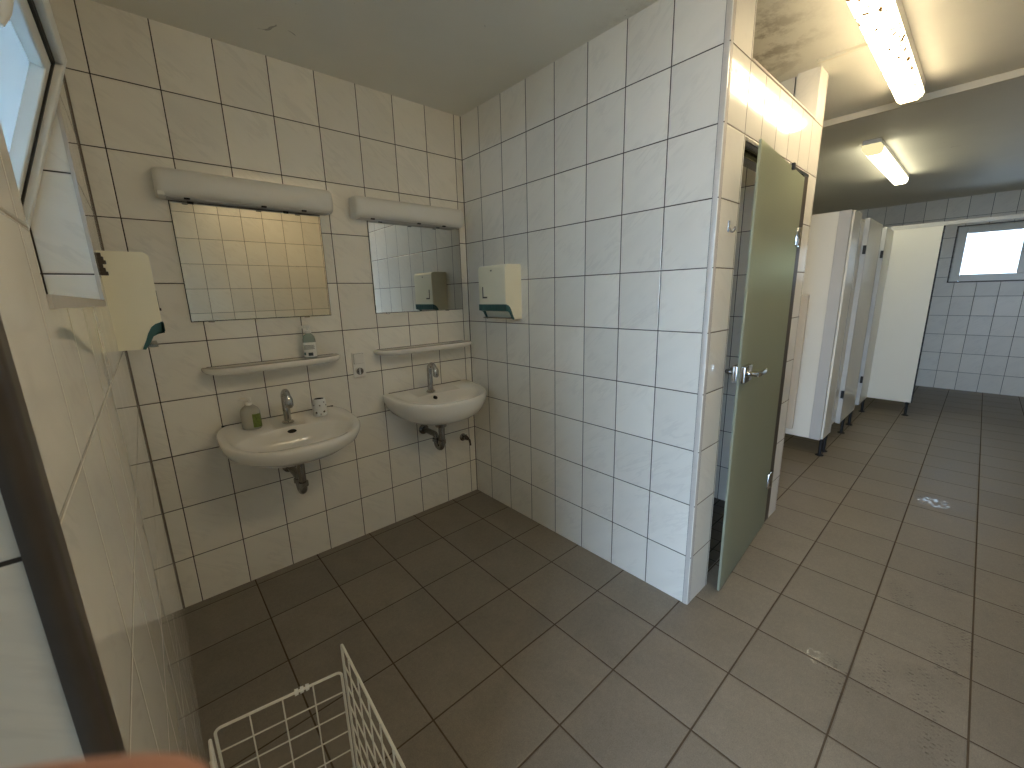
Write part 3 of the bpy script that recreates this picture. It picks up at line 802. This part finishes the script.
# light switch over socket
e = empty('switch_and_socket', (-0.784, 0, 1.041)); tag(e, 'white light switch and socket in one plate between the two shelves', 'socket')
bm = bmesh.new(); box(bm, -0.036, 0.036, -0.009, 0.0, -0.072, 0.072, 0.003)
obj('cover_plate', bm, M['plastic_white'], e)
bm = bmesh.new(); box(bm, -0.0282, 0.0282, -0.0096, -0.008, 0.0088, 0.0652)
obj('rocker_gap', bm, M['socket_grey'], e)
bm = bmesh.new(); box(bm, -0.027, 0.027, -0.015, -0.008, 0.010, 0.064, 0.002)
for v in bm.verts:
    if v.co.y < -0.012: v.co.y += (v.co.z - 0.037) * 0.03
obj('rocker', bm, M['plastic_white'], e)
bm = bmesh.new()
n = 28
rings = [[(r * math.cos(2 * PI * k / n), y, -0.036 + r * math.sin(2 * PI * k / n)) for k in range(n)] for r, y in ((0.026, -0.008), (0.026, -0.0125), (0.0215, -0.0125), (0.0205, -0.0096))]
loft(bm, rings, True, True)
obj('socket_rim', bm, M['plastic_white'], e, smooth=30)
bm = bmesh.new(); tube(bm, [(0, -0.0090, -0.036), (0, -0.0104, -0.036)], 0.0200, 28)
obj('socket_well', bm, M['socket_grey'], e, smooth=30)
bm = bmesh.new(); box(bm, -0.004, 0.004, -0.0125, -0.0100, -0.054, -0.018, 0.001)
obj('earth_clip', bm, M['laminate_grey'], e)
bm = bmesh.new()
for sx in (-0.0095, 0.0095): tube(bm, [(sx, -0.0100, -0.036), (sx, -0.0112, -0.036)], 0.0028, 10)
obj('pin_hole', bm, M['dark'], e)

# angle valve right of the corner basin
e = empty('angle_valve', (-0.105, 0, 0.437)); tag(e, 'small chrome angle valve on the tiles below the corner basin', 'valve')
bm = bmesh.new(); tube(bm, [(0, 0.0005, 0), (0, -0.006, 0), (0, -0.012, 0)], [0.027, 0.026, 0.014], 20)
obj('wall_rosette', bm, M['steel'], e, smooth=40)
bm = bmesh.new(); tube(bm, [(0, -0.008, 0), (0, -0.045, 0)], 0.012, 16); tube(bm, [(0, -0.036, -0.004), (0, -0.036, 0.026)], 0.010, 14)
obj('valve_body', bm, M['steel'], e, smooth=40)
bm = bmesh.new(); tube(bm, [(0, -0.045, 0), (0, -0.060, 0)], 0.009, 12)
tube(bm, [(-0.010, -0.064, 0.024), (0.012, -0.064, -0.012), (0.020, -0.062, -0.050)], [0.006, 0.008, 0.006], 12)
obj('valve_handle', bm, M['bronze'], e, smooth=40)

# ================================================================== GLASS DOOR, HOOK
dang = math.atan2(0.058, 0.79)
d1 = empty('door_1', (0.975, YD - 0.004, 0.0), PI + dang)      # local x runs from hinge to free edge, local y towards the corridor's far side
tag(d1, 'green satin glass door standing slightly ajar in the tiled wall', 'door', kind='structure')
DWD = 0.800
bm = bmesh.new(); box(bm, 0.0, DWD, -0.005, 0.005, 0.012, 1.955, 0.0015, 1)
obj('leaf', bm, M['glass_door'], d1)
for zz in (1.665, 0.30):
    bm = bmesh.new()
    box(bm, -0.004, 0.050, -0.012, 0.014, zz - 0.045, zz + 0.045, 0.004); tube(bm, [(-0.008, 0.010, zz - 0.05), (-0.008, 0.010, zz + 0.05)], 0.010, 14)
    obj('hinge', bm, M['chrome'], d1, smooth=30)
h = empty('door_handle', (DWD - 0.062, 0, 1.055)); h.parent = d1
bm = bmesh.new(); box(bm, -0.040, 0.062, 0.005, 0.026, -0.036, 0.036, 0.004); box(bm, -0.040, 0.062, -0.026, -0.005, -0.036, 0.036, 0.004)
obj('lock_case', bm, M['chrome'], h, smooth=30)
for sg in (1, -1):
    bm = bmesh.new()
    tube(bm, [(0, sg * 0.022, 0), (0, sg * 0.058, 0)] , 0.0115, 14)
    tube(bm, [(0.002, sg * 0.060, 0), (-0.02, sg * 0.062, 0), (-0.075, sg * 0.064, 0), (-0.112, sg * 0.060, 0.004)], [0.0115, 0.0105, 0.0095, 0.007], 14)
    obj('lever', bm, M['chrome'], h, smooth=50)
bm = bmesh.new(); box(bm, 0.275, 0.30, 0.004, 0.018, 1.938, 1.966, 0.003)
obj('door_stop', bm, M['black'], d1)

e = empty('coat_hook', (0.108, YD, 1.648)); e.scale = (0.62, 0.62, 0.62); tag(e, 'small grey hook on the narrow tiled pier left of the glass door', 'hook')
bm = bmesh.new(); box(bm, -0.010, 0.010, -0.006, 0.0, -0.034, 0.034, 0.003)
obj('hook_plate', bm, M['steel'], e)
bm = bmesh.new(); tube(bm, [(0, -0.004, -0.006), (0, -0.014, -0.026)] + [tuple(p) for p in arc((0, -0.026, -0.022), (0, 1, 0), (0, 0, -1), 0.013, 0.4, PI, 8)] + [(0, -0.041, -0.006)], [0.006] * 11 + [0.0045], 12)
obj('hook_prong', bm, M['steel'], e, smooth=40)

# ================================================================== CEILING LAMPS
def ceiling_lamp(x0, x1, y, label, lit, cap_near, drop, body=0.022):
    e = empty('ceiling_lamp', ((x0 + x1) / 2, y, ZC)); tag(e, label, 'lamp', 'lit strip lamps on the corridor ceiling')
    w = (x1 - x0) / 2
    bm = bmesh.new(); box(bm, -w, w, -0.055, 0.055, -body, -0.0005, 0.004)
    obj('lamp_body', bm, M['plastic_white'], e)
    bm = bmesh.new()
    pr = [(-0.054, -body + 0.002), (-0.057, -body - 0.008), (-0.050, -drop + 0.012), (-0.036, -drop), (0.036, -drop), (0.050, -drop + 0.012), (0.057, -body - 0.010), (0.054, -body + 0.002)]
    rings = []
    a, b = -w + cap_near, w - 0.012
    for t, s in ((a, 1.0), (b - 0.02, 1.0), (b - 0.006, 0.97), (b, 0.90)):
        rings.append([(t, yy * s, -body + (zz + body) * s) for yy, zz in pr])
    loft(bm, rings)
    obj('diffuser', bm, lit, e, smooth=35)
    for t0, t1 in ((-w, -w + cap_near), (w - 0.012, w)):
        bm = bmesh.new()
        prism(bm, [(yy * 1.01, zz * (1.0 if zz > -0.03 else 1.005)) for yy, zz in pr], 0, t0, t1)
        obj('end_cap', bm, M['lit_dim'] if t1 - t0 > 0.05 else M['plaster'], e)
    return e
ceiling_lamp(-1.02, 0.0, -2.36, 'lit strip lamp added out of view to fill the basin niche with warm light', M['lit_warm_fill'], 0.012, 0.088)  # added lamp, out of view: warm fill for the basin niche
ceiling_lamp(0.34, 1.72, -1.868, 'lit strip lamp nearest the tiled pier, dead insects along its diffuser', M['lit_warm'], 0.012, 0.088, 0.050)
ceiling_lamp(2.66, 4.30, -1.570, 'lit strip lamp above the toilet cubicles, beyond the ceiling batten', M['lit_cool'], 0.14, 0.085, 0.034)
e = empty('cable_duct', (1.0, -1.69, ZC)); tag(e, 'thin cream cable duct on the ceiling between post and near lamp', 'cable duct')
bm = bmesh.new(); box(bm, -0.010, 0.010, -0.118, 0.093, -0.014, 0.003, 0.002)
obj('duct_cover', bm, M['plaster'], e)

# ================================================================== TOILET CUBICLES
PZ0, PZ1, YF = 0.150, 1.965, -1.555
def feet(parent, pts):
    for (x, y) in pts:
        f = bmesh.new()
        lathe(f, [(0.030, 0.0), (0.030, 0.006), (0.022, 0.010), (0.0125, 0.014), (0.0125, PZ0 - 0.03), (0.016, PZ0 - 0.028), (0.016, PZ0 + 0.002)], x, y, 20)
        obj('foot', f, M['black'], parent, smooth=35)
def panel(name, x0, x1, y0, y1, label, group, foot=(), z1=PZ1, z0=PZ0, edge=None, cat='cubicle panel', hinges=()):
    cx, cy = (x0 + x1) / 2, (y0 + y1) / 2
    e = empty(name, (cx, cy, 0)); tag(e, label, cat, group)
    bm = bmesh.new(); box(bm, x0 - cx, x1 - cx, y0 - cy, y1 - cy, z0, z1, 0.002, 1)
    obj('board', bm, M['laminate'], e)
    if edge:
        for ed in edge:
            bm = bmesh.new(); box(bm, ed[0] - cx, ed[1] - cx, ed[2] - cy, ed[3] - cy, z0 - 0.001, z1 + 0.001, 0.002, 1)
            obj('edge_profile', bm, M[ed[4]], e)
    feet(e, [(x - cx, y - cy) for x, y in foot])
    for hx in hinges:
        for zz in (1.71, 0.43):
            bm = bmesh.new(); box(bm, hx - cx - 0.016, hx - cx, y0 - cy - 0.002, y0 - cy + 0.020, zz - 0.036, zz + 0.036, 0.003)
            obj('hinge', bm, M['black'], e)
    return e
g = 'cream cubicle panels'
panel('cubicle_panel', 2.425, 2.453, -1.500, 0.0, 'cream side panel of the first toilet cubicle, facing the glass door', g, [], edge=[(2.420, 2.458, YF, -1.478, 'laminate_grey')])
panel('cubicle_panel', 2.4605, 2.712, YF - 0.012, YF + 0.018, 'narrow cream front panel of the first cubicle on two black feet', g, [(2.485, YF), (2.618, YF)], edge=[(2.705, 2.725, YF - 0.014, YF + 0.022, 'laminate_grey')])
panel('cubicle_panel', 3.085, 3.70, YF - 0.012, YF + 0.018, 'cream front panel between the two cubicle doors', g, [(3.295, YF), (3.652, YF)], edge=[(3.070, 3.092, YF - 0.014, YF + 0.022, 'laminate_grey'), (3.695, 3.715, YF - 0.014, YF + 0.022, 'laminate_grey')], hinges=[3.070])
panel('cubicle_panel', 3.985, 4.434, YF - 0.012, YF + 0.018, 'cream front panel meeting the wide screen at the end of the cubicles', g, [(4.325, YF)], edge=[(3.970, 3.992, YF - 0.014, YF + 0.022, 'laminate_grey')], hinges=[3.970])
panel('cubicle_panel', 4.44, 4.468, -1.935, YF + 0.018, 'wide cream screen reaching into the corridor at the end of the cubicles', g, [(4.454, -1.905)], z1=1.972, edge=[(4.438, 4.470, -1.944, -1.932, 'black')])
def cub_door(x0, x1, label):
    cx = (x0 + x1) / 2
    e = empty('cubicle_door', (cx, YF + 0.0366, 0)); tag(e, label, 'cubicle door', 'cubicle doors')
    w = (x1 - x0) / 2
    bm = bmesh.new(); box(bm, -w, w, -0.014, 0.014, PZ0 + 0.01, 1.935, 0.002, 1)
    obj('board', bm, M['laminate'], e)
    return e
cub_door(2.565, 3.125, 'recessed door of the first toilet cubicle beside the narrow front panel')
cub_door(3.46, 4.02, 'recessed door of the second toilet cubicle next to the wide screen')
# divider between first and second cubicle, inner parts of the row
panel('cubicle_panel', 3.40, 3.428, YF + 0.075, -0.001, 'inner cream divider between the two toilet cubicles', g, [(3.414, -1.2), (3.414, -0.3)])
# head rail across the corridor
e = empty('stabiliser_rail', (4.455, 0, 1.995)); tag(e, 'thin cream rail along the screen top across the corridor to the far side', 'rail')
bm = bmesh.new(); box(bm, -0.016, 0.016, YO, YF + 0.018, -0.023, 0.017, 0.004)
obj('rail_bar', bm, M['laminate_grey'], e)
e = empty('stabiliser_rail', (3.44, YF, 1.985)); tag(e, 'rail along the top of the cubicle fronts', 'rail')
bm = bmesh.new(); box(bm, -0.96, 0.96, 0.036, 0.064, -0.045, -0.022, 0.003)
obj('rail_bar', bm, M['laminate_grey'], e)
# low divider beside the first cubicle
e = empty('low_divider', (2.20, -0.70, 0)); tag(e, 'lower beige divider board standing before the first cubicle panel, half hidden by the tiled post', 'divider')
bm = bmesh.new(); box(bm, -0.014, 0.014, -0.705, 0.70, 0.27, 1.350, 0.003)
obj('board', bm, M['beige'], e)
for yy in (-0.2, 0.4):
    bm = bmesh.new(); lathe(bm, [(0.03, 0), (0.03, 0.006), (0.013, 0.012), (0.013, 0.272)], 0, yy, 16)
    obj('foot', bm, M['black'], e, smooth=35)

# ================================================================== WIRE BASKET
def wire_panel(parent, p0, p1, z0, z1, nu, nv, name='wire_panel'):
    """rectangular rod loop with rounded corners and a grid of thinner wires"""
    p0, p1 = Vector((p0[0], p0[1], 0)), Vector((p1[0], p1[1], 0))
    u = (p1 - p0); Lw = u.length; u.normalize()
    zv = Vector((0, 0, 1)); rc = 0.012
    P = lambda a, z: p0 + u * a + zv * z
    loop = []
    for (ca, cz, t0) in ((Lw - rc, z1 - rc, 0), (rc, z1 - rc, PI / 2), (rc, z0 + rc, PI), (Lw - rc, z0 + rc, 1.5 * PI)):
        loop += [P(ca + rc * math.cos(t0 + PI / 2 * k / 4), cz + rc * math.sin(t0 + PI / 2 * k / 4)) for k in range(5)]
    loop.append(loop[0])
    bm = bmesh.new()
    tube(bm, loop, 0.0032, 8)
    nrm = u.cross(zv)
    for i in range(1, nu): tube(bm, [P(Lw * i / nu, z0) + nrm * 0.003, P(Lw * i / nu, z1 + 0.003) + nrm * 0.003], 0.0018, 6)
    for j in range(1, nv): tube(bm, [P(0, z1 + (z0 - z1) * j / nv), P(Lw, z1 + (z0 - z1) * j / nv)], 0.0018, 6)
    return obj(name, bm, M['wire'], parent, smooth=60)
e = empty('wire_basket', (-1.54, -1.54, 0)); tag(e, 'white wire mesh basket standing on the floor by the left wall', 'basket')
off = Vector((-1.54, -1.54))
A0, A1 = Vector((-1.680, -1.322)) - off, Vector((-1.424, -1.366)) - off
B0, B1 = Vector((-1.412, -1.352)) - off, Vector((-1.428, -1.740)) - off
C0, C1 = Vector((-1.690, -1.335)) - off, Vector((-1.700, -1.700)) - off
wire_panel(e, A0, A1, 0.006, 0.500, 4, 8)
wire_panel(e, B0, B1, 0.006, 0.566, 6, 9)
wire_panel(e, C0, C1, 0.006, 0.500, 6, 8)
wire_panel(e, C1 + Vector((0.008, -0.004)), B1 + Vector((-0.008, 0.004)), 0.006, 0.500, 4, 8)
bm = bmesh.new()
for k in range(1, 7):
    t = k / 7
    a, b = C0.lerp(C1, t), B0.lerp(B1, t)
    tube(bm, [(a.x, a.y, 0.012), (b.x, b.y, 0.012)], 0.0018, 6)
for k in range(0, 5):
    t = k / 4
    a, b = A0.lerp(A1, t), (C1 + Vector((0.008, -0.004))).lerp(B1, t)
    tube(bm, [(a.x, a.y, 0.008), (b.x, b.y, 0.008)], 0.0018, 6)
obj('wire_bottom', bm, M['wire'], e, smooth=60)
bm = bmesh.new()
for t in (0.60, 0.645, 0.69):
    q = A0.lerp(A1, t); q2 = A0.lerp(A1, t + 0.03)
    tube(bm, [(q.x, q.y, 0.500), (q2.x, q2.y, 0.500)], [0.0078, 0.0068], 12)
obj('ring_clip', bm, M['label_paper'], e, smooth=40)

# ================================================================== CAMERA
cam_d = bpy.data.cameras.new('camera'); cam = bpy.data.objects.new('camera', cam_d); COL.objects.link(cam)
C = Vector((-1.6517, -2.2986, 1.4092))
right = Vector((0.74722069, -0.66411849, -0.02465516)); down = Vector((-0.15961508, -0.14332763, -0.97671911)); fwd = Vector((0.64512346, 0.73376006, -0.21310069))
cam.matrix_world = Matrix(((right.x, -down.x, -fwd.x, C.x), (right.y, -down.y, -fwd.y, C.y), (right.z, -down.z, -fwd.z, C.z), (0, 0, 0, 1)))
cam_d.sensor_fit = 'HORIZONTAL'; cam_d.sensor_width = 36.0; cam_d.lens = 36.0 * 410.186 / 1024
cam_d.clip_start = 0.005; cam_d.clip_end = 100
cam_d.dof.use_dof = True; cam_d.dof.focus_distance = 2.6; cam_d.dof.aperture_fstop = 14.0
scene.camera = cam

# ================================================================== PHOTOGRAPHER'S HAND (a fingertip reaches over the lower edge of the lens)
def cam_pt(x, y, z): return C + right * x + down * y + fwd * z
def skin_chain(verts, edges, radii, root):
    me = bpy.data.meshes.new('hand'); me.from_pydata([tuple(v) for v in verts], edges, [])
    o = bpy.data.objects.new('hand', me); COL.objects.link(o)
    md = o.modifiers.new('skin', 'SKIN'); md.use_smooth_shade = True
    for i, r in enumerate(radii): me.skin_vertices[0].data[i].radius = (r, r); me.skin_vertices[0].data[i].use_root = (i == root)
    sb = o.modifiers.new('sub', 'SUBSURF'); sb.levels = 2; sb.render_levels = 2
    me.materials.append(M['skin'])
    return o
V, Ed, Rd = [], [], []
def add(p, r, link=None):
    V.append(cam_pt(*p)); Rd.append(r)
    if link is not None: Ed.append((link, len(V) - 1))
    return len(V) - 1
wr = add((-0.020, 0.175, -0.060), 0.026)
p1 = add((-0.026, 0.140, -0.052), 0.030, wr)
p2 = add((-0.036, 0.112, -0.040), 0.030, p1)
for kx, (k, m, t, tip), r in ((0, ((-0.052, 0.086, -0.012), (-0.062, 0.052, 0.010), (-0.044, 0.0368, 0.028), (-0.0215, 0.0350, 0.030)), 0.0088),
                       (1, ((-0.040, 0.088, -0.006), (-0.046, 0.066, 0.024), (-0.026, 0.062, 0.036), (-0.004, 0.064, 0.036)), 0.0090),
                       (2, ((-0.028, 0.094, -0.004), (-0.032, 0.086, 0.022), (-0.012, 0.083, 0.033), (0.008, 0.084, 0.032)), 0.0086),
                       (3, ((-0.018, 0.104, -0.008), (-0.020, 0.104, 0.014), (-0.004, 0.101, 0.024), (0.012, 0.101, 0.022)), 0.0078)):
    a = add(k, r * 1.25, p2); b = add(m, r * 1.08, a); c_ = add(t, r, b); add(tip, r * 0.82, c_)
a = add((0.002, 0.122, -0.046), 0.013, p1); b = add((0.026, 0.100, -0.040), 0.0105, a); add((0.040, 0.080, -0.034), 0.0088, b)
hand = skin_chain(V, Ed, Rd, 0)
tag(hand, 'blurred pink fingertip of the photographer over the lower left edge of the view', 'hand')

# ================================================================== LIGHT
w = bpy.data.worlds.new('sky'); scene.world = w; w.use_nodes = True
nt = w.node_tree; nt.nodes.clear()
bg = nt.nodes.new('ShaderNodeBackground'); wo = nt.nodes.new('ShaderNodeOutputWorld')
bg.inputs[0].default_value = (0.55, 0.78, 1.10, 1); bg.inputs[1].default_value = 11.5
nt.links.new(bg.outputs[0], wo.inputs[0])
def portal(name, loc, rot, sx, sy):
    l = bpy.data.lights.new(name, 'AREA'); l.shape = 'RECTANGLE'; l.size = sx; l.size_y = sy
    l.cycles.is_portal = True
    o = bpy.data.objects.new(name, l); COL.objects.link(o); o.location = loc; o.rotation_euler = rot
portal('doorway_portal', (XE - 0.21, (EY0 + EY1) / 2, 1.04), (0, -PI / 2, 0), 2.12, 0.84)
portal('window_portal', (DX - 0.02, (WY0 + WY1) / 2, (WZ0 + WZ1) / 2), (0, -PI / 2, 0), 0.75, 0.95)
portal('far_window_portal', (XF + 0.22, (FY0 + FY1) / 2, (FZ0 + FZ1) / 2), (0, PI / 2, 0), 0.75, 1.05)

# ================================================================== VIEW
vs = scene.view_settings
scene.display_settings.display_device = 'sRGB'
vs.view_transform = 'Standard'; vs.look = 'None'; vs.gamma = 1.0; vs.use_curve_mapping = False
vs.exposure = 1.3
cy = scene.cycles
cy.use_denoising = True
cy.max_bounces = 10; cy.diffuse_bounces = 5; cy.glossy_bounces = 5; cy.transparent_max_bounces = 8; cy.transmission_bounces = 6
cy.sample_clamp_indirect = 6.0
cy.caustics_reflective = False; cy.caustics_refractive = False
